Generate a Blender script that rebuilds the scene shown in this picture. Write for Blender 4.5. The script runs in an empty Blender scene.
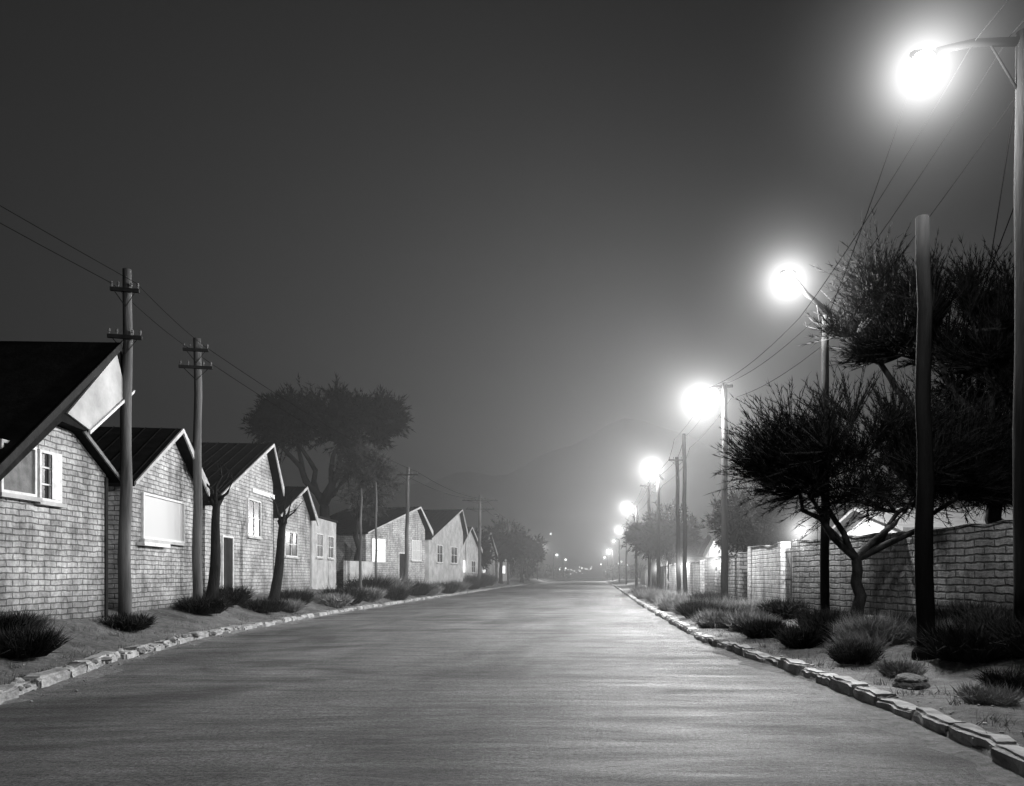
import bpy, math, random
import numpy as np
from mathutils import Vector, Matrix
random.seed(7); rng=np.random.default_rng(7)
S=bpy.context.scene
S.view_settings.view_transform='Standard'; S.view_settings.look='None'; S.view_settings.exposure=0

# ------------------------------------------------------------------ materials
def newmat(name):
    m=bpy.data.materials.new(name); m.use_nodes=True
    nt=m.node_tree; b=nt.nodes['Principled BSDF']; return m,nt,b
def ramp(nt,fac,stops):
    r=nt.nodes.new('ShaderNodeValToRGB')
    el=r.color_ramp.elements
    while len(el)<len(stops): el.new(.5)
    for e,(p,v) in zip(el,stops): e.position=p; e.color=(v,v,v,1)
    nt.links.new(fac,r.inputs[0]); return r.outputs[0]
def noise(nt,vec,scale,detail=6,rough=.6,dist=0):
    n=nt.nodes.new('ShaderNodeTexNoise'); n.inputs['Scale'].default_value=scale
    n.inputs['Detail'].default_value=detail; n.inputs['Roughness'].default_value=rough; n.inputs['Distortion'].default_value=dist
    if vec is not None: nt.links.new(vec,n.inputs['Vector'])
    return n.outputs['Fac']
def objco(nt,scale=(1,1,1),out='Object',rot=0):
    t=nt.nodes.new('ShaderNodeTexCoord'); mp=nt.nodes.new('ShaderNodeMapping')
    mp.inputs['Scale'].default_value=scale; mp.inputs['Rotation'].default_value=(0,0,rot)
    nt.links.new(t.outputs[out],mp.inputs['Vector']); return mp.outputs[0]
def bump(nt,b,h,strength,dist):
    bp=nt.nodes.new('ShaderNodeBump'); bp.inputs['Strength'].default_value=strength
    bp.inputs['Distance'].default_value=dist; nt.links.new(h,bp.inputs['Height'])
    nt.links.new(bp.outputs[0],b.inputs['Normal'])
def mix(nt,a,b_,mode='MULTIPLY'):
    m=nt.nodes.new('ShaderNodeMix'); m.data_type='RGBA'; m.blend_type=mode
    m.inputs[0].default_value=1
    nt.links.new(a,m.inputs[6]); nt.links.new(b_,m.inputs[7]); return m.outputs[2]
def math_(nt,op,a,b_=None,c=None):
    n=nt.nodes.new('ShaderNodeMath'); n.operation=op
    for i,x in enumerate((a,b_,c)):
        if x is None: continue
        if isinstance(x,(int,float)): n.inputs[i].default_value=x
        else: nt.links.new(x,n.inputs[i])
    return n.outputs[0]
def simple(name,lo,hi,scale=3,rough=.8,bs=.4,bd=.02,spec=.3,stretch=(1,1,1),detail=4):
    m,nt,b=newmat(name); v=objco(nt,stretch); n=noise(nt,v,scale,detail)
    nt.links.new(ramp(nt,n,[(.3,lo),(.7,hi)]),b.inputs['Base Color'])
    b.inputs['Roughness'].default_value=rough; b.inputs['Specular IOR Level'].default_value=spec
    if bs: bump(nt,b,noise(nt,v,scale*4,detail),bs,bd)
    return m
def flat(name,v):
    m,nt,b=newmat(name); b.inputs['Base Color'].default_value=(v,v,v,1); b.inputs['Roughness'].default_value=1; b.inputs['Specular IOR Level'].default_value=0; return m
def leafmat(name,lo,hi,spec=0):
    m,nt,b=newmat(name); v=objco(nt); n=noise(nt,v,1.5,1)
    nt.links.new(ramp(nt,n,[(.3,lo),(.7,hi)]),b.inputs['Base Color'])
    b.inputs['Roughness'].default_value=1; b.inputs['Specular IOR Level'].default_value=spec; return m
def brick(name,c1,c2,mortar,w=.45,h=.15,ms=.02,grime=.35,bd=.02,wob=.07):
    m,nt,b=newmat(name)
    uv=objco(nt,out='UV')
    t=nt.nodes.new('ShaderNodeTexBrick'); t.inputs['Scale'].default_value=1
    t.inputs['Brick Width'].default_value=w; t.inputs['Row Height'].default_value=h
    t.inputs['Mortar Size'].default_value=ms; t.inputs['Mortar Smooth'].default_value=.8
    for k,c in(('Color1',c1),('Color2',c2),('Mortar',mortar)): t.inputs[k].default_value=(c,c,c,1)
    wn=nt.nodes.new('ShaderNodeTexNoise'); wn.inputs['Scale'].default_value=3.2; wn.inputs['Detail'].default_value=4; nt.links.new(uv,wn.inputs['Vector'])
    ad=nt.nodes.new('ShaderNodeVectorMath'); ad.operation='MULTIPLY_ADD'
    ad.inputs[1].default_value=(wob*1.6,wob,0); nt.links.new(wn.outputs['Color'],ad.inputs[0]); nt.links.new(uv,ad.inputs[2])
    nt.links.new(ad.outputs[0],t.inputs['Vector'])
    oc=objco(nt)
    g=ramp(nt,noise(nt,oc,.9,6,.7),[(.32,1-grime),(.62,1)])
    g2=ramp(nt,noise(nt,oc,9,4,.7),[(.3,.55),(.62,1)])
    g3=ramp(nt,noise(nt,objco(nt,(1,1,.2)),2.5,4,.7),[(.36,.6),(.52,1)])
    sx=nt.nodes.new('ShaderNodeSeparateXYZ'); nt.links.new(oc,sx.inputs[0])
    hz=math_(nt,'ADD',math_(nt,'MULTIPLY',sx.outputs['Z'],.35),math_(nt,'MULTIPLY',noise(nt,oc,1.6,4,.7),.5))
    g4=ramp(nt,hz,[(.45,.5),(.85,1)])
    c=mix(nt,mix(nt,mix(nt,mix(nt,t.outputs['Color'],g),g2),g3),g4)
    nt.links.new(c,b.inputs['Base Color']); b.inputs['Roughness'].default_value=.9; b.inputs['Specular IOR Level'].default_value=.2
    ma=math_(nt,'MULTIPLY_ADD',noise(nt,oc,14,4),.9,math_(nt,'SUBTRACT',1,t.outputs['Fac']))
    bump(nt,b,ma,.9,bd)
    return m
def emis(name,v,base=.8):
    m,nt,b=newmat(name); b.inputs['Base Color'].default_value=(base,base,base,1)
    b.inputs['Emission Color'].default_value=(1,1,1,1); b.inputs['Emission Strength'].default_value=v
    m.cycles.emission_sampling='NONE'; return m

M={}
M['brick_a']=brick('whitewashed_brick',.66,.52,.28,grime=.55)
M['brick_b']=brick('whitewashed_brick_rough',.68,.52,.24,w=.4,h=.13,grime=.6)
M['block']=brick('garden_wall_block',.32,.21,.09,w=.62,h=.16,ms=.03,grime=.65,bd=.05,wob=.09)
M['plaster']=simple('plaster',.28,.52,1.5)
M['roof']=simple('dark_roof',.006,.016,3,rough=.95,bs=.5,spec=.1)
M['roof_light']=simple('light_roof',.12,.2,3)
M['white']=simple('white_paint_wood',.5,.75,6,rough=.6,bs=.2,bd=.005)
M['grey']=simple('grey_board',.10,.2,5,rough=.8)
M['darkwood']=simple('dark_wood',.015,.03,4,spec=.1)
M['pole']=simple('weathered_pole',.05,.14,5,stretch=(1,1,.12),bs=.8,bd=.02,spec=.1)
M['polelamp']=simple('lamp_pole_wood',.006,.020,5,stretch=(1,1,.12),bs=.8,bd=.02,spec=.03,rough=1)
M['poledark']=simple('tarred_pole',.003,.010,5,stretch=(1,1,.12),bs=.8,bd=.02,spec=.02,rough=1)
M['metal']=flat('lamp_metal',.005)
M['wire']=flat('wire',.004)
M['bark']=simple('bark',.010,.028,8,bs=1,bd=.03,stretch=(1,1,.3),spec=.03)
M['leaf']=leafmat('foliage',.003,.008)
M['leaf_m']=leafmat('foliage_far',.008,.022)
M['leaf_lit']=leafmat('foliage_lit',.03,.08)  # lighter copy of the foliage, lamplight put into its colour
M['grass']=leafmat('dry_grass',.09,.26)
M['shrub']=leafmat('shrub_foliage',.012,.045)
M['stone']=simple('kerb_stone',.16,.42,2.5,rough=.9,bs=1,bd=.03,spec=.15)
M['rock']=simple('dark_rock',.06,.14,4,rough=.9,bs=1,bd=.05,spec=.1)
M['hill']=simple('hill_scrub',.010,.025,.01,bs=0)
M['glassd']=simple('dark_glass',.008,.015,2,rough=.2,bs=0,spec=.4)
M['bulb']=emis('lamp_glow',40)
M['winlit']=emis('lit_window',1.0)
M['windim']=emis('curtained_window',.03,.4)
M['smalllit']=emis('small_light',10)
M['townlit']=emis('town_light_glow',5)
def dirt(name,lo,hi):
    m,nt,b=newmat(name); v=objco(nt)
    c=mix(nt,ramp(nt,noise(nt,v,.5,6,.65),[(.3,lo),(.7,hi)]),ramp(nt,noise(nt,v,7,6,.7),[(.3,.4),(.65,1)]))
    nt.links.new(c,b.inputs['Base Color']); b.inputs['Roughness'].default_value=.95
    b.inputs['Specular IOR Level'].default_value=.1
    bump(nt,b,noise(nt,v,5,8,.78),1,.13); return m
M['ground']=dirt('dusty_ground',.11,.34); M['sand']=dirt('drift_sand',.18,.38)
m,nt,b=newmat('sandy_asphalt'); v=objco(nt); vs=objco(nt,(.22,1.1,1),rot=.12); 
a1=ramp(nt,noise(nt,objco(nt,(.45,.12,1)),1.0,6,.65,.6),[(.30,.15),(.70,.42)])
a2=ramp(nt,noise(nt,vs,3.0,7,.75,.8),[(.36,.5),(.60,1.0)])
a3=ramp(nt,noise(nt,v,24,3,.8),[(.36,.34),(.6,1.0)])
a4=ramp(nt,noise(nt,objco(nt,(.5,.9,1),rot=-.5),.35,5,.6,1.5),[(.38,.5),(.52,1)])
a5=ramp(nt,noise(nt,v,70,2,.8),[(.38,.5),(.55,1.0)])
nt.links.new(mix(nt,mix(nt,mix(nt,mix(nt,a1,a2),a3),a4),a5),b.inputs['Base Color'])
b.inputs['Specular IOR Level'].default_value=.24
rr=ramp(nt,noise(nt,vs,2,4,.6),[(.3,.58),(.7,.8)]); nt.links.new(rr,b.inputs['Roughness'])
w1=math_(nt,'MULTIPLY_ADD',noise(nt,v,13,8,.9),.8,noise(nt,vs,4,7,.7,.6))
bump(nt,b,w1,1,.10); M['road']=m

# ------------------------------------------------------------------ mesh helpers
def link(o,parent=None):
    S.collection.objects.link(o)
    if parent is not None: o.parent=parent
    return o
def meshobj(name,verts,faces,mat,parent=None,smooth=False,uv=None):
    me=bpy.data.meshes.new(name); me.from_pydata([tuple(map(float,v)) for v in verts],[],[tuple(f) for f in faces])
    me.materials.append(mat)
    if uv:
        l=me.uv_layers.new(name='UVMap')
        for i,c in enumerate(uv): l.data[i].uv=c
    if smooth: me.shade_smooth()
    me.update(); return link(bpy.data.objects.new(name,me),parent)
def empty(name,loc=(0,0,0)):
    e=bpy.data.objects.new(name,None); e.empty_display_size=.3; return link(e)
class Geo:
    def __init__(s): s.v=[]; s.f=[]
    def tube(s,pts,radii,n=8,cap=True):
        pts=[Vector(p) for p in pts]; st=len(s.v)
        for i,p in enumerate(pts):
            a=pts[max(i-1,0)]; c=pts[min(i+1,len(pts)-1)]; d=(c-a)
            d=d.normalized() if d.length>1e-6 else Vector((0,0,1))
            up=Vector((1,0,0)) if abs(d.z)>.8 else Vector((0,0,1))
            x=d.cross(up).normalized(); y=d.cross(x)
            for k in range(n):
                t=2*math.pi*k/n; s.v.append(p+(x*math.cos(t)+y*math.sin(t))*radii[i])
        for i in range(len(pts)-1):
            for k in range(n):
                a=st+i*n+k; b_=st+i*n+(k+1)%n; s.f.append((a,b_,b_+n,a+n))
        if cap and n>2:
            s.f.append(tuple(range(st+n-1,st-1,-1))); e=st+(len(pts)-1)*n; s.f.append(tuple(range(e,e+n)))
    def box(s,c,h,rot=0,jit=0):
        st=len(s.v); cr,sr=math.cos(rot),math.sin(rot)
        for dx in(-1,1):
            for dy in(-1,1):
                for dz in(-1,1):
                    x,y,z=dx*h[0],dy*h[1],dz*h[2]
                    s.v.append(Vector((c[0]+x*cr-y*sr+random.uniform(-jit,jit),c[1]+x*sr+y*cr+random.uniform(-jit,jit),c[2]+z+random.uniform(-jit,jit))))
        for f in((0,1,3,2),(4,6,7,5),(0,4,5,1),(2,3,7,6),(0,2,6,4),(1,5,7,3)): s.f.append(tuple(st+i for i in f))
    def obj(s,name,mat,parent=None,smooth=False): return meshobj(name,s.v,s.f,mat,parent,smooth)

def blades_mesh(name,P,D,L,W,mat,parent=None):
    n=len(P); D=D/np.linalg.norm(D,axis=1)[:,None]
    R=rng.normal(size=(n,3)); X=np.cross(D,R); X/=np.linalg.norm(X,axis=1)[:,None]+1e-9
    a=P-X*W[:,None]; b_=P+X*W[:,None]; tip=P+D*L[:,None]+np.array([0,0,-1])*(L*.06)[:,None]
    V=np.stack([a,b_,tip],1).reshape(-1,3)
    me=bpy.data.meshes.new(name)
    me.vertices.add(n*3); me.vertices.foreach_set('co',V.astype(np.float32).ravel())
    me.loops.add(n*3); me.loops.foreach_set('vertex_index',np.arange(n*3,dtype=np.int32))
    me.polygons.add(n); me.polygons.foreach_set('loop_start',(np.arange(n)*3).astype(np.int32))
    me.update(calc_edges=True); me.validate(); me.materials.append(mat)
    return link(bpy.data.objects.new(name,me),parent)

# ------------------------------------------------------------------ ground profile
KL=([-80,-20,0,10.2,15,20.6,33.7,60,110,200,600,2500],[-6,-6.2,-6.5,-7.5,-8.9,-10,-10.9,-11.3,-12,-11.5,-10,-10])
KR=([-80,-20,6.4,9.2,12.9,16,20,44,100,213,600,2500],[3.5,3.5,3.5,3.57,3.4,3.05,2.75,2.75,3.5,4.6,6,6])
kl=lambda y: float(np.interp(y,*KL)); kr=lambda y: float(np.interp(y,*KR))
def sm(t): t=min(max(t,0),1); return t*t*(3-2*t)
def lump(x,y): return .035*math.sin(x*1.9+y*.7)+.03*math.sin(y*1.3-x*.8)+.02*math.sin(x*4.1+y*3.3)
def gz(x,y):
    if x<kl(y):
        d=kl(y)-x; return .10+sm((d-.3)/3.0)*.70+lump(x,y)*sm(d/.8)*(1 if d<30 else 0)
    if x>kr(y):
        d=x-kr(y); return .10+sm((d-1)/3.5)*.45+lump(x,y)*sm(d/.8)*(1 if d<30 else 0)
    return 0
rows=list(np.arange(-40,0,4))+list(np.arange(0,60,.4))+list(np.arange(60,150,3))+[160,180,200,230,270,320,400,500,650,850,1200,1800,2500]
offs=[0,.15,.3]+list(np.arange(.6,8,.3))+[9,11,14,18,25,40,80,160,400,1500]
V=[];F=[]
for y in rows:
    a,c=kl(y),kr(y)
    xs=[a-o for o in offs[::-1]]+[a+.04,c-.04]+[c+o for o in offs]
    for i,x in enumerate(xs):
        if i==len(offs): z=-.15
        elif i==len(offs)+1: z=-.15
        elif i==len(offs)-1 or i==len(offs)+2: z=.06
        else: z=gz(x,y)
        V.append((x,y,z))
nc=len(offs)*2+2
for r in range(len(rows)-1):
    for k in range(nc-1):
        a=r*nc+k; F.append((a,a+1,a+nc+1,a+nc))
meshobj('ground',V,F,M['ground'],smooth=True)
def roadz(x,y):
    a,c=kl(y)+.02,kr(y)-.02; t=min(max((x-a)/(c-a),0),1); return .03*math.sin(math.pi*t)-.02
V=[];F=[];N=18
for y in rows:
    a,c=kl(y)+.02,kr(y)-.02
    for k in range(N+1):
        x=a+(c-a)*k/N; V.append((x,y,roadz(x,y)))
for r in range(len(rows)-1):
    for k in range(N):
        a=r*(N+1)+k; F.append((a,a+1,a+N+2,a+N+1))
meshobj('road',V,F,M['road'],smooth=True)
# sand blown against the kerbs
V=[];F=[]; ys=np.arange(0,70,.18); rr_=random.Random(3)
for sgn,fn in((1,kl),(-1,kr)):
    st=len(V); ph=rr_.uniform(0,9)
    for i,y in enumerate(ys):
        w=.30+.16*math.sin(y*.9+ph)+.12*math.sin(y*2.3+ph)+.07*math.sin(y*6.1)+rr_.uniform(-.03,.03); w=max(w,.06)
        for t,h in((0,.030),(.35,.022),(.7,.008),(1,-.006)):
            x=fn(y)+sgn*(.0+w*t); V.append((x,y,roadz(x,y)+h+(rr_.uniform(-.003,.003) if 0<t<1 else 0)))
    for i in range(len(ys)-1):
        for k in range(3):
            a=st+i*4+k; f=(a,a+1,a+5,a+4); F.append(f if sgn>0 else f[::-1])
meshobj('sand_drift',V,F,M['sand'],smooth=True)

import bmesh
def kerb(name,fn,sgn,wd,la,lb,tp):
    bm=bmesh.new(); y=-8
    while y<160:
        L=random.uniform(la,lb) if y<60 else 3
        if not(random.random()<.05 and y<60):
            yc=y+L/2; x=fn(yc)+sgn*(wd/2-.03); ang=math.atan2(fn(y+L)-fn(y),L)
            top=tp+random.uniform(-.04,.025)
            r=bmesh.ops.create_cube(bm,size=1)
            tilt=random.uniform(-.07,.07) if y<60 else 0
            mt=Matrix.Translation((x+random.uniform(-.03,.03),yc,top/2-.07))@Matrix.Rotation(-ang+random.uniform(-.035,.035),4,'Z')@Matrix.Rotation(tilt,4,'Y')@Matrix.Rotation(random.uniform(-.02,.02),4,'X')@Matrix.Diagonal((wd+random.uniform(-.04,.05),L*.975,top+.14,1))
            bmesh.ops.transform(bm,matrix=mt,verts=r['verts'])
        y+=L
    bmesh.ops.bevel(bm,geom=bm.edges[:],offset=.035,segments=3,affect='EDGES')
    bmesh.ops.subdivide_edges(bm,edges=[e for e in bm.edges if e.calc_length()>.2 and e.verts[0].co.y<45],cuts=4,use_grid_fill=True)
    for v in bm.verts:
        if v.co.y<60:
            q=v.co; k=.012*math.sin(q.y*9+q.x*5)+.009*math.sin(q.y*23)
            v.co+=Vector((random.uniform(-1,1)*.010+k*.8,random.uniform(-1,1)*.010,random.uniform(-1,1)*.007+k*.6))
    me=bpy.data.meshes.new(name); bm.to_mesh(me); bm.free(); me.materials.append(M['stone'])
    link(bpy.data.objects.new(name,me))
kerb('stone_kerb',kl,-1,.28,.6,1.2,.15); kerb('stone_kerb',kr,1,.26,.6,1.15,.155)
def rocks(name,items,mat):
    bm=bmesh.new()
    for (x,y,z,s) in items:
        r=bmesh.ops.create_icosphere(bm,subdivisions=3 if s>.15 else (2 if s>.07 else 1),radius=1)
        sc=(random.uniform(.8,1.4)*s,random.uniform(.8,1.4)*s,random.uniform(.45,.8)*s)
        f=[random.uniform(1,4) for _ in range(4)]
        for v in r['verts']:
            c=v.co; k=1+.16*math.sin(c.x*f[0]+f[3])*math.sin(c.y*f[1]*1.5)+.08*math.sin(c.z*7+f[2])+random.uniform(-.04,.04); 
            v.co=Vector((c.x*sc[0]*k+x,c.y*sc[1]*k+y,c.z*sc[2]*k+z))
    me=bpy.data.meshes.new(name); bm.to_mesh(me); bm.free(); me.materials.append(mat)
    return link(bpy.data.objects.new(name,me))
it=[]
for _ in range(700):
    y=random.uniform(4,45)
    if random.random()<.6: x=kl(y)-random.gauss(.15,.3)
    else: x=kr(y)+abs(random.gauss(.1,.3))
    s=random.choice([.012,.015,.02,.02,.03]); it.append((x,y,gz(x,y)+s*.2,s))
for _ in range(130):
    y=random.uniform(9,24); x=kl(y)-random.uniform(-.08,.25); s=random.uniform(.03,.09); it.append((x,y,.06+random.uniform(0,.08),s))
for _ in range(700):
    y=random.uniform(5,30); x=random.uniform(kl(y)-4,kl(y)) if random.random()<.5 else random.uniform(kr(y),kr(y)+5)
    s=random.uniform(.008,.025); it.append((x,y,gz(x,y)+s*.3,s))
rocks('gravel',it,M['stone'])
rocks('boulder',[(4.35,10.9,.14,.2)],M['rock'])

# ------------------------------------------------------------------ houses
class Frame:
    def __init__(s,A,B):
        s.A=Vector((A[0],A[1],0)); d=Vector((B[0]-A[0],B[1]-A[1],0)); s.L=d.length; s.d=d.normalized(); s.n=Vector((s.d.y,-s.d.x,0))
    def p(s,u,w,z): return s.A+s.d*u+s.n*w+Vector((0,0,z))
def prism(name,fr,poly,w0,w1,mat,parent):
    n=len(poly); V=[fr.p(u,w1,z) for u,z in poly]+[fr.p(u,w0,z) for u,z in poly]
    F=[];UV=[]
    F.append(tuple(range(n))); UV+=[(u,z) for u,z in poly]
    F.append(tuple(range(2*n-1,n-1,-1))); UV+=[(u,z) for u,z in poly[::-1]]
    for i in range(n):
        j=(i+1)%n
        (u0,z0),(u1,z1)=poly[i],poly[j]
        F.append((j,i,i+n,j+n)); 
        vert=abs(u1-u0)<abs(z1-z0)*.3
        if vert: UV+=[(w1,z1),(w1,z0),(w0,z0),(w0,z1)]
        else: UV+=[(u1,w1),(u0,w1),(u0,w0),(u1,w0)]
    return meshobj(name,V,F,mat,parent,uv=UV)
def window(fr,par,u0,u1,z0,z1,kind='dark',w=0,mull=1,tr=1,sill=True):
    f=.06; 
    pm={'dark':M['glassd'],'lit':M['winlit'],'dim':M['windim'],'board':M['grey'],'white':M['white']}[kind]
    prism('window_pane',fr,[(u0+f,z0+f),(u1-f,z0+f),(u1-f,z1-f),(u0+f,z1-f)],w+.003,w+.02,pm,par)
    def bar(a,b_,c,d,w1=.07): prism('window_frame',fr,[(a,c),(b_,c),(b_,d),(a,d)],w+.001,w+w1,M['white'],par)
    bar(u0,u0+f,z0,z1); bar(u1-f,u1,z0,z1); bar(u0+f,u1-f,z0,z0+f); bar(u0+f,u1-f,z1-f,z1)
    for i in range(mull):
        u=u0+(u1-u0)*(i+1)/(mull+1); bar(u-.018,u+.018,z0+f,z1-f,.05)
    for i in range(tr):
        z=z0+(z1-z0)*(i+1)/(tr+1); bar(u0+f,u1-f,z-.018,z+.018,.045)
    if sill: prism('window_sill',fr,[(u0-.08,z0-.09),(u1+.08,z0-.09),(u1+.08,z0-.004),(u0-.08,z0-.004)],w+.001,w+.13,M['plaster'],par)
def door(fr,par,u0,u1,z0,z1,mat):
    prism('door',fr,[(u0,z0),(u1,z0),(u1,z1),(u0,z1)],.003,.03,mat,par)
    for a,b_,c,d in((u0-.07,u0,z0,z1+.07),(u1,u1+.07,z0,z1+.07),(u0,u1,z1,z1+.07)):
        prism('door_frame',fr,[(a,c),(b_,c),(b_,d),(a,d)],.001,.07,M['white'],par)
def house(A,B,prof,depth,wallmat,name='brick_house',z0=.2,ov=.35,eave=.3,th=.12,roofmat=None,barge=True):
    fr=Frame(A,B); L=fr.L; e=empty(name)
    prof=[(t*L,z) for t,z in prof]
    body=[(0,z0),(L,z0)]+[(min(max(u,0),L),z) for u,z in prof[::-1]]
    prism('walls',fr,body,-depth,0,wallmat,e)
    p=list(prof)
    def ext(a,b_,k):
        du,dz=a[0]-b_[0],a[1]-b_[1]; l=math.hypot(du,dz); return (a[0]+du/l*k,a[1]+dz/l*k)
    p[0]=ext(p[0],p[1],eave); p[-1]=ext(p[-1],p[-2],eave)
    low=[(u,z+.012) for u,z in p]; up=[(u,z+.012+th) for u,z in p]
    prism('roof',fr,low+up[::-1],-depth-ov,ov,roofmat or M['roof'],e)
    if barge:
        lo=[(p[0][0],p[0][1]+.05)]+[(u,z) for u,z in p[1:-1]]+[(p[-1][0],p[-1][1]-.28)]; hi=[(u,z+th+.02) for u,z in p]
        prism('bargeboard',fr,lo+hi[::-1],ov+.002,ov+.05,M['plaster'],e)
    prism('plinth',fr,[(-.04,z0),(L+.04,z0),(L+.04,1.0),(-.04,1.0)],-depth-.04,.05,wallmat,e)
    g=Geo(); (ua,za),(ub,zb)=p[0],p[1]; k=-depth-ov+.3
    while k<ov-.1:
        g.tube([fr.p(ua,k,za+th+.016),fr.p(ub,k,zb+th+.016)],[.022,.022],4); k+=.45
    g.obj('roof_ribs',roofmat or M['roof'],e)
    return fr,e
fr=Frame((-11.6,15),(-11.8,19.5)); L=fr.L; e=empty('brick_house')
T=lambda l:[(t*L,z) for t,z in l]
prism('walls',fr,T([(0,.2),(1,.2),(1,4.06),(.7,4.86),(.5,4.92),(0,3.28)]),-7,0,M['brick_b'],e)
prism('roof',fr,T([(-.12,2.72),(.5,4.94),(.7,4.89),(1.12,6.3),(1.009,7.31),(-.12,3.04)]),-7.3,.3,M['roof'],e)
prism('gable_panel',fr,T([(.53,5.14),(.715,4.93),(1.06,6.08),(.965,6.96)]),.302,.35,M['plaster'],e)
prism('bargeboard',fr,T([(-.12,2.9),(1.0,7.12),(1.012,7.36),(-.12,3.1)]),.352,.39,M['darkwood'],e)
prism('bargeboard_lower',fr,T([(.7,4.82),(1.12,6.18),(1.13,6.28),(.7,4.90)]),.352,.40,M['white'],e)
prism('side_roof',fr,T([(.66,4.98),(1.06,3.9),(1.06,4.02),(.66,5.1)]),-7.2,.22,M['roof'],e)
prism('verge_trim',fr,T([(.70,4.86),(1.06,3.90),(1.06,4.0),(.70,4.96)]),.222,.26,M['grey'],e)
window(fr,e,.42*L,.59*L,3.2,4.28,'dark',mull=1,tr=2); window(fr,e,.16*L,.40*L,3.25,4.3,'board',mull=0,tr=0)
prism('shutter',fr,T([(.505,3.26),(.58,3.26),(.58,4.22),(.505,4.22)]),.075,.09,M['white'],e)
prism('corner_board',fr,T([(.985,.3),(1.01,.3),(1.01,4.0),(.985,4.0)]),-.1,.03,M['darkwood'],e)
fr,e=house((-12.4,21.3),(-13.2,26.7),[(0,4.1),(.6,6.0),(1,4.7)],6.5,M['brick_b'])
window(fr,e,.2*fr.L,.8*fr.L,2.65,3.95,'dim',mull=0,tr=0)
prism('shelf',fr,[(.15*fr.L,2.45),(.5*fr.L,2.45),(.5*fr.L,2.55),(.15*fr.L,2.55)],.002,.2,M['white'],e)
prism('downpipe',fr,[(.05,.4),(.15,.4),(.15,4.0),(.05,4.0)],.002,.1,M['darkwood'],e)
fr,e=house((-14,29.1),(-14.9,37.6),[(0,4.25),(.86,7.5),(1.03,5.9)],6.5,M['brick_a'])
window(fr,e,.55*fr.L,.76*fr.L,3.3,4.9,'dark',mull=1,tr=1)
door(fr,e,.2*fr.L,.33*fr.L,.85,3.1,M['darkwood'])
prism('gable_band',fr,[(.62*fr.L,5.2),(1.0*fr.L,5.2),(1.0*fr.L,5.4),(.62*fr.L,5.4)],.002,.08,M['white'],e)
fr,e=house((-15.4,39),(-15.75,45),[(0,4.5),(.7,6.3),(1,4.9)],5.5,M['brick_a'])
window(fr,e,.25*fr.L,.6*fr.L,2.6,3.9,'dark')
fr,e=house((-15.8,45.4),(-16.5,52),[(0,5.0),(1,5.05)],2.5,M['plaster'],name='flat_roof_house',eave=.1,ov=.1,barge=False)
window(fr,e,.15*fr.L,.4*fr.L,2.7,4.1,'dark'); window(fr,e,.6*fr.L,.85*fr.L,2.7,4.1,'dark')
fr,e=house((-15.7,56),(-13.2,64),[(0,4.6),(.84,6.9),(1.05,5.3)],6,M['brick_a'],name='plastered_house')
window(fr,e,.08*fr.L,.3*fr.L,2.6,4.3,'lit',mull=1); door(fr,e,.52*fr.L,.64*fr.L,.85,3.3,M['darkwood']); window(fr,e,.74*fr.L,.92*fr.L,2.8,4.4,'dim')
fr,e=house((-13.9,69),(-12.7,80),[(0,4.8),(.86,8.0),(1.03,6)],7,M['plaster'],name='plastered_house')
window(fr,e,.2*fr.L,.36*fr.L,2.8,4.4,'dark'); window(fr,e,.6*fr.L,.8*fr.L,2.8,4.4,'dark')
fr,e=house((-14.5,88),(-13.6,98),[(0,4.5),(.5,7.2),(1,4.8)],8,M['plaster'],name='plastered_house')
window(fr,e,.1*fr.L,.3*fr.L,2,3.4,'lit'); window(fr,e,.6*fr.L,.8*fr.L,2,3.4,'dark')
fr,e=house((-14.5,106),(-14,118),[(0,4.5),(.5,7.6),(1,4.8)],8,M['brick_a'],name='plastered_house')
window(fr,e,.1*fr.L,.3*fr.L,2,3.4,'lit')
fr,e=house((-15,130),(-14.5,144),[(0,4.5),(.5,8),(1,4.8)],8,M['plaster'],name='plastered_house')
window(fr,e,.3*fr.L,.6*fr.L,2,3.4,'lit')
fr=Frame((-15.9,52.2),(-15.2,56)); prism('garden_wall',fr,[(0,.3),(fr.L,.3),(fr.L,2.6),(0,2.6)],-.2,0,M['plaster'],None)
fr,e=house((10.4,35),(10.4,26),[(0,3.1),(.5,4.1),(1,3.1)],8,M['plaster'],name='bungalow',roofmat=M['roof_light'],barge=False)
window(fr,e,.3*fr.L,.6*fr.L,1.8,2.9,'dark')
fr,e=house((8.2,58),(8.2,48),[(0,3.2),(.5,4.4),(1,3.2)],8,M['plaster'],name='bungalow',barge=False)
window(fr,e,.2*fr.L,.4*fr.L,1.7,2.9,'lit')
fr,e=house((8.2,86),(8.2,72),[(0,3.4),(.5,5.2),(1,3.4)],9,M['plaster'],name='bungalow',barge=False)
window(fr,e,.6*fr.L,.8*fr.L,1.7,2.9,'lit')

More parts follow.
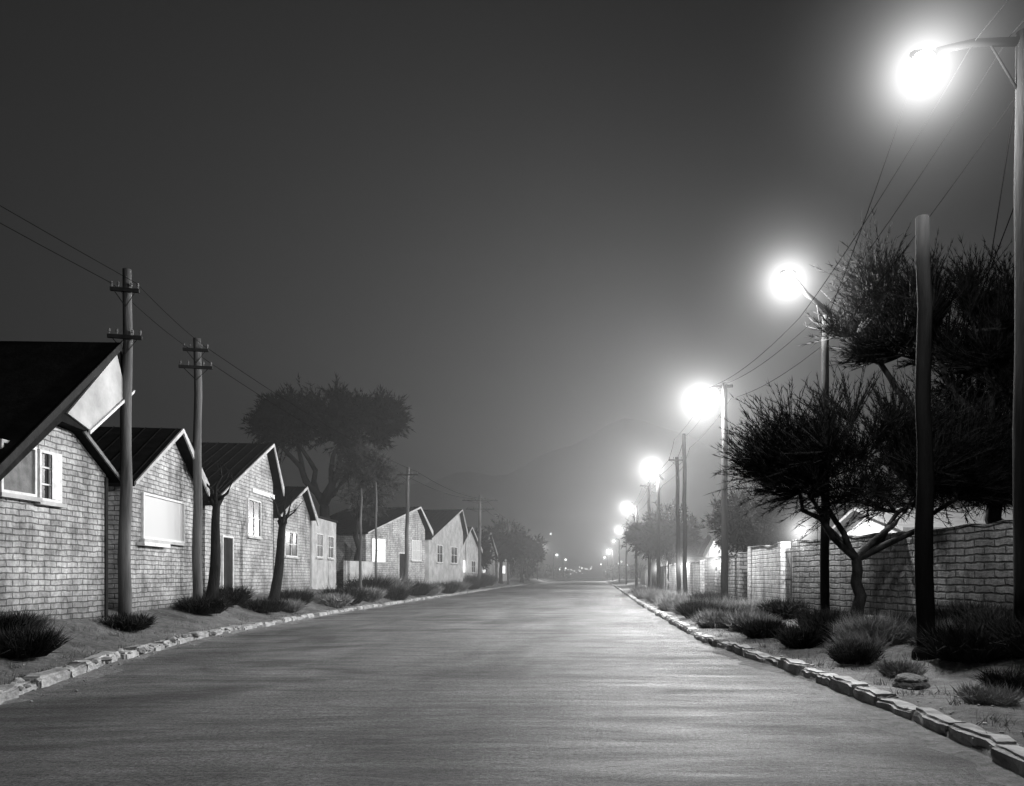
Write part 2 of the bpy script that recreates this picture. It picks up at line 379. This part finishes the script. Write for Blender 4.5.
# ------------------------------------------------------------------ garden walls (right)
def wall_run(A,B,top,name='garden_wall',th=.22,zb=.1,piers=3.2,mat=None,cap=True):
    fr=Frame(A,B); e=empty(name); L=fr.L; n=max(1,int(L/.5)); 
    tops=[(L*i/n, top+random.uniform(-.06,.03)) for i in range(n+1)]
    prism('panel',fr,[(0,zb),(L,zb)]+tops[::-1],-th,0,mat or M['block'],e)
    if cap:
        lo=[(u,z+.003) for u,z in tops]; hi=[(u,z+.045) for u,z in tops]
        prism('coping',fr,lo+hi[::-1],-th-.02,.02,M['block'],e)
    u=0
    while u<=L+.01:
        prism('pier',fr,[(u-.17,zb),(u+.17,zb),(u+.17,top+.08),(u-.17,top+.08)],-th-.06,.06,mat or M['block'],e)
        u+=piers
    return fr,e
wall_run((6.45,25.0),(9.7,9.0),2.66,piers=16.3)
wall_run((6.2,31),(6.35,26.6),2.66,piers=4.4,mat=M['brick_a'])
wall_run((6.1,42),(6.2,33),2.5,piers=3)
wall_run((6.2,62),(6.1,44),2.4,piers=4.5,mat=M['brick_a'])
wall_run((7,110),(6.3,66),2.4,piers=6,mat=M['brick_a'])
fr=Frame((6.36,26.5),(6.44,25.1)); e=empty('iron_gate')
g=Geo()
for i in range(9):
    u=.12+i*(fr.L-.24)/8; g.tube([fr.p(u,-.1,.5),fr.p(u,-.1,2.5)],[.018,.018],5)
g.obj('bars',M['darkwood'],e)
g=Geo()
for z in(.6,1.5,2.4): g.tube([fr.p(.08,-.1,z),fr.p(fr.L-.08,-.1,z)],[.025,.025],5)
g.obj('rails',M['darkwood'],e)

# ------------------------------------------------------------------ poles, lamps, wires
def point(name,loc,P,r,parent=None):
    l=bpy.data.lights.new(name,'POINT'); l.energy=P; l.shadow_soft_size=r; l.color=(1,1,1)
    o=bpy.data.objects.new(name,l); o.location=loc; link(o,parent); return o
m=bpy.data.materials.new('glare_glow'); m.use_nodes=True; nt=m.node_tree; nt.nodes.clear()  # self-glowing ball imitating lens glare round a lamp; holds no mist
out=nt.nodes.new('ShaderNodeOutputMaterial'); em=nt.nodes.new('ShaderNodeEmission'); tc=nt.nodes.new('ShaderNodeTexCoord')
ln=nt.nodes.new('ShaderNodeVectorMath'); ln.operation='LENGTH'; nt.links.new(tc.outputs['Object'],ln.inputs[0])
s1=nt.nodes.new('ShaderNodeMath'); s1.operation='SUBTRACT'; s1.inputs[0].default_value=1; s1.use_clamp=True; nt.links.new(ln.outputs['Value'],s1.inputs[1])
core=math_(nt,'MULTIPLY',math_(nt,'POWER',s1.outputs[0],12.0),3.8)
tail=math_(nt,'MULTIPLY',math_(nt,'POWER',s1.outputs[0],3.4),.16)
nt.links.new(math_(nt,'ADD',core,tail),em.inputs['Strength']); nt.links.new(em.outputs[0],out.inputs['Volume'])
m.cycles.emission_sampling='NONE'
hm=bpy.data.meshes.new('glare_glow'); bm=bmesh.new(); bmesh.ops.create_icosphere(bm,subdivisions=2,radius=1); bm.to_mesh(hm); bm.free(); hm.materials.append(m)
def utility_pole(base,top,r0=.14,r1=.09,arms=(),mat=None,foot=False):
    e=empty('utility_pole'); g=Geo()
    b_=Vector(base); t=Vector(top); n=10
    pts=[b_.lerp(t,i/n)+Vector((.022*math.sin(i*1.7+base[1]),.01*math.sin(i*2.3),0)) for i in range(n+1)]
    g.tube(pts,[(r0+(r1-r0)*i/n)*random.uniform(.95,1.05) for i in range(n+1)],12); g.obj('pole_shaft',mat or M['pole'],e,True)
    if foot:
        g=Geo(); g.tube([b_-Vector((0,0,.2)),b_+Vector((0,0,.25)),b_+Vector((0,0,.34))],[r0*1.55,r0*1.35,r0*1.0],14); g.obj('foot_collar',mat or M['pole'],e)
    for (dz,hw,ang) in arms:
        c=t-Vector((0,0,dz)); dx=Vector((math.cos(ang),math.sin(ang),0))
        g=Geo(); g.box((c.x,c.y-.13,c.z),(hw,.04,.045),ang); g.obj('crossarm',M['darkwood'],e)
        g=Geo()
        for k in(-.9,-.45,.45,.9):
            q=c+dx*hw*k+Vector((0,-.13,.045)); g.tube([q,q+Vector((0,0,.05)),q+Vector((0,0,.07)),q+Vector((0,0,.14))],[.015,.015,.035,.022],8)
        g.obj('insulators',M['grey'],e)
        g=Geo()
        for k in(-1,1): g.tube([c+dx*hw*k*.7+Vector((0,-.13,-.05)),c+Vector((0,-.1,-.4))],[.012,.012],4)
        g.obj('braces',M['darkwood'],e)
    return e
utility_pole((-11.5,19.75,.3),(-11.38,19.7,9.15),.15,.10,[(.55,.32,.25),(1.7,.38,.25)])
utility_pole((-12.62,25.7,.3),(-12.55,25.6,9.2),.15,.11,[(.4,.38,.2),(.95,.5,.2)])
utility_pole((-12.2,53,.3),(-12.05,53,8.8),.15,.1,[(.5,.7,0)])
utility_pole((-12.35,43,.3),(-12.3,43,6.3),.08,.06)
utility_pole((-13.5,50.5,.3),(-13.5,50.5,7.5),.08,.06)
utility_pole((-12.6,91,.3),(-12.5,91,10.8),.2,.15,[(.6,2.0,0),(1.6,1.6,0)])
utility_pole((-12.8,125,.3),(-12.8,125,10.5),.2,.15,[(.6,1.6,0)])
utility_pole((5.53,13.2,.1),(5.50,13.2,7.52),.155,.105,mat=M['poledark'],foot=True)
utility_pole((5.35,45,.2),(5.3,45,9.6),.13,.1,mat=M['polelamp'])
utility_pole((5.6,50.5,.2),(5.5,50.5,9.1),.15,.11,[(.2,.55,0)],mat=M['polelamp'])
utility_pole((5.35,72,.2),(5.3,72,10),.15,.11,[(.3,.8,0)],mat=M['polelamp'])
def street_lamp(pole,ptop,lamp,P,r=.1,mat=None,near=True,halo=1.5):
    e=empty('street_lamp'); g=Geo(); b_=Vector(pole); t=Vector((pole[0],pole[1],ptop)); l=Vector(lamp)
    n=8; g.tube([b_.lerp(t,i/n)+Vector((.015*math.sin(i*1.9+b_.y)*(i<n),0,0)) for i in range(n+1)],[r*1.25-(r*.35)*i/n for i in range(n+1)],12); g.obj('pole_shaft',mat or M['polelamp'],e,True)
    g=Geo(); head=l+Vector((0,0,.26)); 
    a=t-Vector((0,0,.12)) ; midp=a.lerp(head,.5)+Vector((0,0,.05 if near else .3))
    ext=(a-head); ext.z=0
    if near and ext.length>0: a=a+ext.normalized()*.35
    g.tube([a,midp,head+(a-head).normalized()*.2],[.07,.06,.05],8)
    g.tube([t-Vector((0,0,1.0)),a.lerp(head,.45)],[.022,.018],6)
    g.obj('arm',M['metal'],e,True)
    d=(head-a); d.z=0; d=d.normalized() if d.length>.01 else Vector((-1,0,0)); 
    g=Geo(); q=l+Vector((0,0,.22))
    g.tube([q-d*.2,q-d*.15,q+d*.0,q+d*.15,q+d*.2],[.03,.06,.075,.06,.03],12); g.obj('lamp_head',M['metal'],e,True)
    bm=bmesh.new(); bmesh.ops.create_uvsphere(bm,u_segments=16,v_segments=10,radius=.19)
    for v in bm.verts: v.co=Vector((v.co.x,v.co.y,v.co.z*.9))+l+Vector((0,0,.08))
    me=bpy.data.meshes.new('lamp_glass'); bm.to_mesh(me); bm.free(); me.materials.append(M['bulb']); me.shade_smooth()
    link(bpy.data.objects.new('lamp_glass',me),e)
    if P: point('lamp_light',l-Vector((0,0,.28)),P,.17,e)
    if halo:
        h=link(bpy.data.objects.new('glare_glow',hm),e); h.location=l-Vector((0,0,.02)); h.scale=(halo,)*3
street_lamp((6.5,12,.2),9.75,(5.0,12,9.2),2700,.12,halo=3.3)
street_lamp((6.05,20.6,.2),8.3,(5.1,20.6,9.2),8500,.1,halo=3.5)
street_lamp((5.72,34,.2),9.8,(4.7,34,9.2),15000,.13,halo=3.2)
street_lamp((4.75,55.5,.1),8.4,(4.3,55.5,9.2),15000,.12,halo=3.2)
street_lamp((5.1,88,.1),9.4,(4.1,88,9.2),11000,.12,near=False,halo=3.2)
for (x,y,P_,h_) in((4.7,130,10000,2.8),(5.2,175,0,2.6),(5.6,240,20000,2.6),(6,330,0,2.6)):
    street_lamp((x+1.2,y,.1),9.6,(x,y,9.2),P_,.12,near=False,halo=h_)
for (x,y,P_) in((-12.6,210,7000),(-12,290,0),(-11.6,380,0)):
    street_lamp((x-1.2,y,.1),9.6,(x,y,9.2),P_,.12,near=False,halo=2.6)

def wires(name,chains,sag=.02,r=.012):
    g=Geo()
    for ch in chains:
        for a,b_ in zip(ch[:-1],ch[1:]):
            a=Vector(a);b_=Vector(b_);L=(b_-a).length;n=14
            rr=r*max(1,min(2.2,((a+b_)/2).length/30))
            g.tube([a.lerp(b_,i/n)-Vector((0,0,4*sag*L*(i/n)*(1-i/n))) for i in range(n+1)],[rr]*(n+1),4)
    g.obj(name,M['wire'])
lp=[(-11.9,-14,9),(-11.38,19.57,8.75),(-12.55,25.47,8.9),(-12.05,52.87,8.5),(-12.5,90.8,10.4),(-12.8,124.8,10.1)]
ch=[]
for k,dz in((-.3,0),(.3,0)):
    ch.append([(x+k*(1 if i<3 else 2),y,z+dz*(1 if i<3 else .3)) for i,(x,y,z) in enumerate(lp)])
wires('overhead_wires',ch,.012,.008)
rp=[(6.4,-12,9.6),(6.3,12,9.7),(5.95,20.6,8.35),(5.7,34,9.75),(5.3,45,9.4),(5.5,50.5,9.0),(4.75,55.5,8.5),(5.3,72,9.8),(5.1,88,9.4),(5.9,130,9.5)]
ch=[[(x+dx,y,z+dz) for x,y,z in rp] for dx,dz in((0,0),(-.55,-.1),(.3,-.6))]
ch.append([(5.0,12,9.5),(6.0,20.6,8.0)]); ch.append([(6.5,12,7.5),(9.5,24,5)]); ch.append([(6.5,12,9.5),(9.0,20,3.5)])
wires('overhead_wires',ch,.018,.009)

def wall_light(loc,P):
    e=empty('wall_light'); g=Geo(); l=Vector(loc)
    g.tube([l-Vector((0,0,.35)),l-Vector((0,0,.12))],[.05,.04],8); g.tube([l+Vector((0,0,.12)),l+Vector((0,0,.2))],[.14,.03],10); g.obj('bracket',M['metal'],e)
    g=Geo(); g.tube([l-Vector((0,0,.12)),l-Vector((0,0,.05)),l+Vector((0,0,.05)),l+Vector((0,0,.12))],[.05,.1,.1,.06],12); g.obj('globe',M['smalllit'],e,True)
    h=link(bpy.data.objects.new('glare_glow',hm),e); h.location=l; h.scale=(2.4,)*3
    if P: point('globe_light',l+Vector((-.22,-.1,0)),P,.08,e)
wall_light((6.62,25.0,3.0),200)
wall_light((6.0,38,2.2),120)
wall_light((6.0,50,2.3),120)
wall_light((6.4,75,2.3),0)
wall_light((-14.2,66,3.2),0)
wall_light((-13.9,86,2.6),0)
bm=bmesh.new(); r_=random.Random(5)
for _ in range(60):
    y=r_.uniform(420,880); x=r_.gauss(-5,34)*y/800; z=r_.choice([3,4,5,6,8])+r_.uniform(0,4)+ (18 if r_.random()<.04 else 0)
    s=r_.uniform(.2,.5); bmesh.ops.create_icosphere(bm,subdivisions=1,radius=s,matrix=Matrix.Translation((x,y,z)))
me=bpy.data.meshes.new('town_lights'); bm.to_mesh(me); bm.free(); me.materials.append(M['townlit']); link(bpy.data.objects.new('town_lights',me))

# ------------------------------------------------------------------ vegetation
def path(a,b_,n,jit,bow=0):
    a=Vector(a);b_=Vector(b_);L=(b_-a).length; out=[]
    for i in range(n+1):
        t=i/n; p=a.lerp(b_,t); k=math.sin(math.pi*t)
        p+=Vector((random.uniform(-1,1),random.uniform(-1,1),random.uniform(-.5,.5)))*jit*L*k; p.z-=bow*L*k; out.append(p)
    return out
def tree(name,base,fork,trunk_r,crown,nclump,clr,twigs,npt,nl,nw,upb=.5,leafmat=None,forks=3,lowcut=-1,nz=.5,tl=1.3):
    e=empty(name); g=Geo(); base=Vector(base); fork=Vector(fork)
    tp=path(base-Vector((0,0,.2)),fork,6,.05); g.tube(tp,[trunk_r*(1.45 if i==0 else 1.12-.35*i/6) for i in range(7)],10,False)
    tot=sum(c[6] for c in crown); cl=[]
    for c in crown:
        for _ in range(max(2,int(nclump*c[6]/tot))):
            while True:
                q=rng.uniform(-1,1,3)
                if .15<np.dot(q,q)<1 and q[2]>lowcut: break
            cl.append((Vector((c[0]+q[0]*c[3],c[1]+q[1]*c[4],c[2]+q[2]*c[5])),clr*random.uniform(.7,1.25)))
    cen=Vector((sum(c[0]*c[6] for c in crown)/tot,sum(c[1]*c[6] for c in crown)/tot,sum(c[2]*c[6] for c in crown)/tot))
    limbs=[]
    for i in range(forks):
        a=2*math.pi*i/forks+random.uniform(-.3,.3)
        c=crown[i%len(crown)]
        end=Vector((c[0]+math.cos(a)*c[3]*.5,c[1]+math.sin(a)*c[4]*.5,c[2]-.2*c[5])); pp=path(tp[-1],end,6,.07,.03)
        g.tube(pp,[trunk_r*(.62-.4*k/6) for k in range(7)],8,False); limbs+=pp[2:]
    P=[];D=[]
    for c,r in cl:
        s=min(limbs,key=lambda p:(p-c).length+ (2 if p.z>c.z+.3 else 0)); pp=path(s,c,5,.06,.04)
        g.tube(pp,[trunk_r*(.2-.12*k/5) for k in range(6)],5,False)
        out=(c-cen).normalized() if (c-cen).length>.01 else Vector((0,0,1))
        for _ in range(twigs):
            d=Vector(rng.normal(size=3)).normalized()+out*.7+Vector((0,0,upb)); d.normalize()
            st=pp[random.randint(2,5)]; L=r*random.uniform(.5,tl); en=st+d*L
            g.tube([st,en],[trunk_r*.06,.005],3,False)
            for k in range(npt):
                t=random.uniform(.2,1.03); P.append(st.lerp(en,t)); D.append(d*.9+Vector(rng.normal(size=3))*nz+Vector((0,0,upb*.3)))
    g.obj('trunk_and_branches',M['bark'],e,True)
    n=len(P); P=np.array([tuple(p) for p in P]);D=np.array([tuple(p) for p in D])
    blades_mesh('foliage',P,D,rng.uniform(.6,1.4,n)*nl,rng.uniform(.6,1.3,n)*nw,leafmat or M['leaf'],e)
    return e
tree('acacia_tree',(6.35,19,.45),(6.3,18.9,2.0),.15,[(6.6,18.8,4.15,2.7,2.0,1.35,5),(4.9,18.8,4.0,1.3,1.2,.85,1.6),(8.4,19,4.0,2.0,1.4,1.4,3.2)],96,.78,56,24,.17,.0085,.75,forks=6,lowcut=-.55,nz=.36,tl=1.65)
tree('acacia_tree',(10.6,20.6,.5),(10.4,20.5,3.6),.24,[(7.7,20.2,8.0,1.8,1.5,1.3,3),(9.9,20.3,7.9,1.9,1.6,1.5,3.2),(10.9,20.6,5.6,2.7,1.7,1.9,6),(12.3,20.8,7.4,2.4,1.8,2,2)],140,.82,56,22,.2,.0105,.75,forks=8,lowcut=-.8,nz=.36,tl=1.65)
tree('acacia_tree',(-18.2,56,.8),(-18.6,56,6.5),.42,[(-18.6,56,12.2,4.4,3.6,2.1,5),(-15.6,56,12.4,2.4,2.4,1.2,1.8),(-21.3,56,12,2.2,2.4,1.5,1.4)],100,1.15,42,18,.38,.042,.5,forks=7,lowcut=-.6)
tree('acacia_lit_side',(-16.2,55.5,.8),(-16.0,55,5.0),.2,[(-15.6,55.2,8.4,2.1,1.8,2.3,3)],26,1.0,40,18,.32,.022,.0,leafmat=M['leaf_lit'],forks=4)  # lit lower right of the big crown, light put in as pale leaves
tree('acacia_tree',(7.6,36,.5),(7.5,36,2.4),.2,[(7.4,36,4.2,1.9,1.8,1.1,3)],26,.95,34,14,.3,.034,.5,forks=5)
tree('acacia_tree',(9.2,40,.5),(9.2,40,2.6),.2,[(9.2,40,4.0,1.9,1.8,1.1,3)],22,.95,32,14,.3,.034,.5,forks=5)
for (x,y,z,r) in((6.6,66,5.2,2.3),(6.3,80,5.5,2.2),(7.6,96,6.2,3)):
    tree('street_tree',(x,y,.4),(x,y,z-2.3),.2,[(x,y,z,r,r,r*.7,3)],22,1.1,26,13,.45,.07,.3,forks=5)
for (x,y,z,r) in((-13.6,122,6.8,3.4),(-12.8,150,7.4,3.2),(-15.5,104,5,2.4),(-14,180,7,4)):
    tree('street_tree',(x,y,.6),(x,y,z-3),.3,[(x,y,z,r,r,r*.75,3)],26,1.3,26,13,.55,.09,.3,forks=5)
P=[];D=[]
for _ in range(150):
    sd=random.choice((-1,1)); y=random.uniform(140,520)
    x=(kl(y)-random.uniform(3,60)) if sd<0 else (kr(y)+random.uniform(3.5,70)); r=random.uniform(1.6,3.6); zc=random.uniform(2,4.5)
    c=np.array([x,y,zc]); q=rng.normal(size=(200,3)); q/=np.linalg.norm(q,axis=1)[:,None]; rad=r*rng.uniform(.4,1.1,200)**.6
    P.append(c+q*rad[:,None]*np.array([1,1,.8])); D.append(q+rng.normal(size=(200,3))*.5)
P=np.concatenate(P);D=np.concatenate(D);n=len(P)
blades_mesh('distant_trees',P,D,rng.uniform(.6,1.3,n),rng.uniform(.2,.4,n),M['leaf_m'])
def bare_trunk(x,y,h,lx,r):
    e=empty('bare_tree'); g=Geo(); z=gz(x,y)-.2
    tp=[Vector((x+lx*t*t+.10*math.sin(t*5+x),y,z+h*t)) for t in np.linspace(0,1,9)]
    g.tube(tp,[r*(1.7 if i==0 else 1.2-.07*i) for i in range(9)],10,False)
    top=tp[-1]
    for k in range(5):
        a=k*1.3; en=top+Vector((math.cos(a)*.6,math.sin(a)*.5,random.uniform(.3,.9))); pp=path(tp[-2],en,4,.12)
        g.tube(pp,[r*.45,r*.35,r*.25,r*.15,.01],6,False)
        for _ in range(5):
            s=pp[random.randint(2,4)]; g.tube([s,s+Vector((random.uniform(-.4,.4),random.uniform(-.3,.3),random.uniform(.1,.5)))],[.015,.004],4,False)
    g.obj('trunk_and_branches',M['bark'],e,True)
bare_trunk(-12.75,26.9,3.9,.35,.17)
bare_trunk(-13.1,33.2,3.7,.5,.19)
def shrub(x,y,r,h,n,mat,nl=.22,nw=.008,name='shrub',spread=1.0):
    z=gz(x,y); a=rng.uniform(0,2*math.pi,n); rr=np.sqrt(rng.uniform(0,1,n))*r*.55
    P=np.stack([x+np.cos(a)*rr,y+np.sin(a)*rr,np.full(n,z)],1)
    D=np.stack([np.cos(a)*rr/r*spread+rng.normal(0,.32,n),np.sin(a)*rr/r*spread+rng.normal(0,.32,n),np.ones(n)*.8],1)
    D2=D/np.linalg.norm(D,axis=1)[:,None]
    t=rng.uniform(.1,.75,n)*h*.9; P2=P+D2*t[:,None]; D3=D2+rng.normal(size=(n,3))*.5
    PP=np.concatenate([P,P2]);DD=np.concatenate([D,D3]); m=len(PP)
    L=np.concatenate([rng.uniform(.35,1.2,n)*h,rng.uniform(.5,1.2,n)*nl])
    return blades_mesh(name,PP,DD,L,rng.uniform(.6,1.4,m)*nw*1.3,mat)
shrub(5.9,12.4,.75,.7,2600,M['shrub'],nw=.006); shrub(6.6,11.4,.9,.75,2800,M['shrub'],nw=.006); shrub(6.9,13.2,.8,.8,2000,M['shrub'],nw=.006); shrub(5.4,10.2,.5,.3,900,M['shrub'],nw=.005)
shrub(5.15,17.0,.6,.75,1800,M['shrub']); shrub(4.35,16.6,.5,.6,1200,M['shrub']); shrub(5.4,15.2,.8,.7,2600,M['grass'],.22,.005); shrub(4.9,14.6,.5,.5,1500,M['grass'],.2,.005)
shrub(4.5,13.6,.5,.4,1200,M['shrub'],.18,.005); shrub(4.75,12.2,.45,.3,1000,M['grass'],.15,.004); shrub(4.6,9.2,.45,.25,900,M['grass'],.15,.004); shrub(6.1,16.4,.8,.6,1800,M['shrub']); shrub(7.3,15.4,.8,.7,1800,M['shrub']); shrub(6.3,14.4,.6,.5,1500,M['grass'],.2,.005); shrub(5.6,19.2,.8,.6,1500,M['shrub']); shrub(4.0,18.6,.6,.5,1300,M['shrub'])
for (x,y,r,h) in((3.6,23,.7,.6),(4.1,25,.8,.7),(3.7,27.5,.7,.75),(4.4,22,.8,.6),(3.9,31,.8,.8),(4.6,28,.8,.8),(3.6,35,.8,.7),(4.2,39,.9,.9),(3.9,45,.9,.9),(4.4,20,.6,.5),(5.6,23,.7,.7),(3.7,52,1,.9),(4.1,60,1.2,1.0),(5.2,26,.8,.7),(5.1,30.5,.9,.8),(5.0,34,.9,.8)):
    shrub(x,y,r,h,1600,M['grass'] if random.random()<.5 else M['shrub'],.25,.009)
shrub(-9.7,13.6,.7,.6,2600,M['shrub'],nw=.006); shrub(-10.4,14.1,.6,.6,2000,M['shrub'],nw=.006); shrub(-10.9,15.3,.6,.5,1200,M['grass'],.2,.005)
for (x,y,r,h,m_) in((-11.2,19.3,.7,.4,'shrub'),(-12.0,24.8,.9,.65,'shrub'),(-12.5,27.6,.8,.8,'shrub'),(-12.0,29.2,1.1,.6,'shrub'),(-11.9,31.5,.7,.5,'grass'),
    (-12.6,34,.9,.8,'shrub'),(-11.9,37,1.0,.7,'grass'),(-12.3,40,1.3,1.0,'shrub'),(-12.1,43.5,1,.9,'grass'),(-12.8,46,1.3,1.4,'shrub'),(-12.1,49,1.2,1.0,'shrub'),(-13,52,1.5,1.5,'grass'),
    (-12.3,56,1.3,1.2,'shrub'),(-12.2,60,1.2,1.1,'grass'),(-12.4,68,1.4,1.2,'shrub'),(-12.6,76,1.3,1.2,'grass'),(-12.7,85,1.5,1.5,'shrub'),(-13.2,92,2,2,'shrub'),(-13.4,100,2,2,'shrub')):
    shrub(x,y,r,h,1500,M[m_],.28,.009 if y<35 else .018)
P=[]
for _ in range(900):
    y=random.uniform(6,70)
    x=kl(y)-abs(random.gauss(1.2,1.4))-.25 if random.random()<.4 else kr(y)+abs(random.gauss(1.2,1.6))+.35
    k=random.randint(10,55); z=gz(x,y); sp=random.uniform(.05,.2)
    for _ in range(k): P.append((x+random.gauss(0,sp),y+random.gauss(0,sp),z-.01))
P=np.array(P); n=len(P); D=np.stack([rng.normal(0,.5,n),rng.normal(0,.5,n),np.ones(n)],1)
blades_mesh('verge_grass',P,D,rng.uniform(.05,.2,n),rng.uniform(.003,.006,n),M['grass'])

# ------------------------------------------------------------------ hills
V=[];F=[];nx=90
def hill(x,k): 
    return 30+150*math.exp(-((x-60)/420)**2)+70*math.exp(-((x+700)/300)**2)*(1-k)+12*math.sin(x*.013+k)+6*math.sin(x*.04)+90*math.exp(-((x-800)/350)**2)
for r,(y,f) in enumerate(((1100,0),(1300,.4),(1600,1.0),(2000,.8),(2400,0))):
    for i in range(nx+1):
        x=-1500+3000*i/nx; V.append((x,y+30*math.sin(i*.5),hill(x,0)*f*1.6+(-2 if f==0 else 8*math.sin(i*1.3+r))))
for r in range(4):
    for i in range(nx):
        a=r*(nx+1)+i; F.append((a,a+1,a+nx+2,a+nx+1))
meshobj('hills',V,F,M['hill'],smooth=True)

# ------------------------------------------------------------------ mist bank down the road
g=Geo(); g.box((0,462,34),(300,439,36))
m=bpy.data.materials.new('night_haze'); m.use_nodes=True; nt=m.node_tree; nt.nodes.clear()
o=nt.nodes.new('ShaderNodeOutputMaterial'); vs=nt.nodes.new('ShaderNodeVolumeScatter')
vs.inputs['Color'].default_value=(1,1,1,1); vs.inputs['Density'].default_value=.0018; vs.inputs['Anisotropy'].default_value=.2
nt.links.new(vs.outputs[0],o.inputs['Volume']); g.obj('mist',m)

# ------------------------------------------------------------------ sky & moonlight
W=bpy.data.worlds.new('World'); S.world=W; W.use_nodes=True; nt=W.node_tree
bg=nt.nodes['Background']; sk=nt.nodes.new('ShaderNodeTexSky'); sk.sky_type='NISHITA'; sk.sun_disc=False
sk.sun_elevation=math.radians(8); sk.sun_rotation=math.radians(160); sk.air_density=1.0; sk.dust_density=2.5
bw=nt.nodes.new('ShaderNodeRGBToBW'); nt.links.new(sk.outputs[0],bw.inputs[0]); nt.links.new(bw.outputs[0],bg.inputs[0])
bg.inputs[1].default_value=.0060
W.cycles.sampling_method='MANUAL'; W.cycles.sample_map_resolution=256
sl=bpy.data.lights.new('moon','SUN'); sl.energy=.03; sl.angle=math.radians(.5); so=link(bpy.data.objects.new('moon',sl))
az=math.radians(160); el=math.radians(8); dv=Vector((math.sin(az)*math.cos(el),math.cos(az)*math.cos(el),math.sin(el)))
so.rotation_euler=(dv).to_track_quat('Z','Y').to_euler(); so.location=(20,-30,40)

c=bpy.data.cameras.new('camera'); co=link(bpy.data.objects.new('camera',c)); co.location=(0,0,1.6); co.rotation_euler=(math.radians(90),0,0)
c.sensor_width=36; c.lens=28.125; c.shift_x=-78/1024; c.shift_y=183/1024; c.clip_start=.05; c.clip_end=6000
S.camera=co
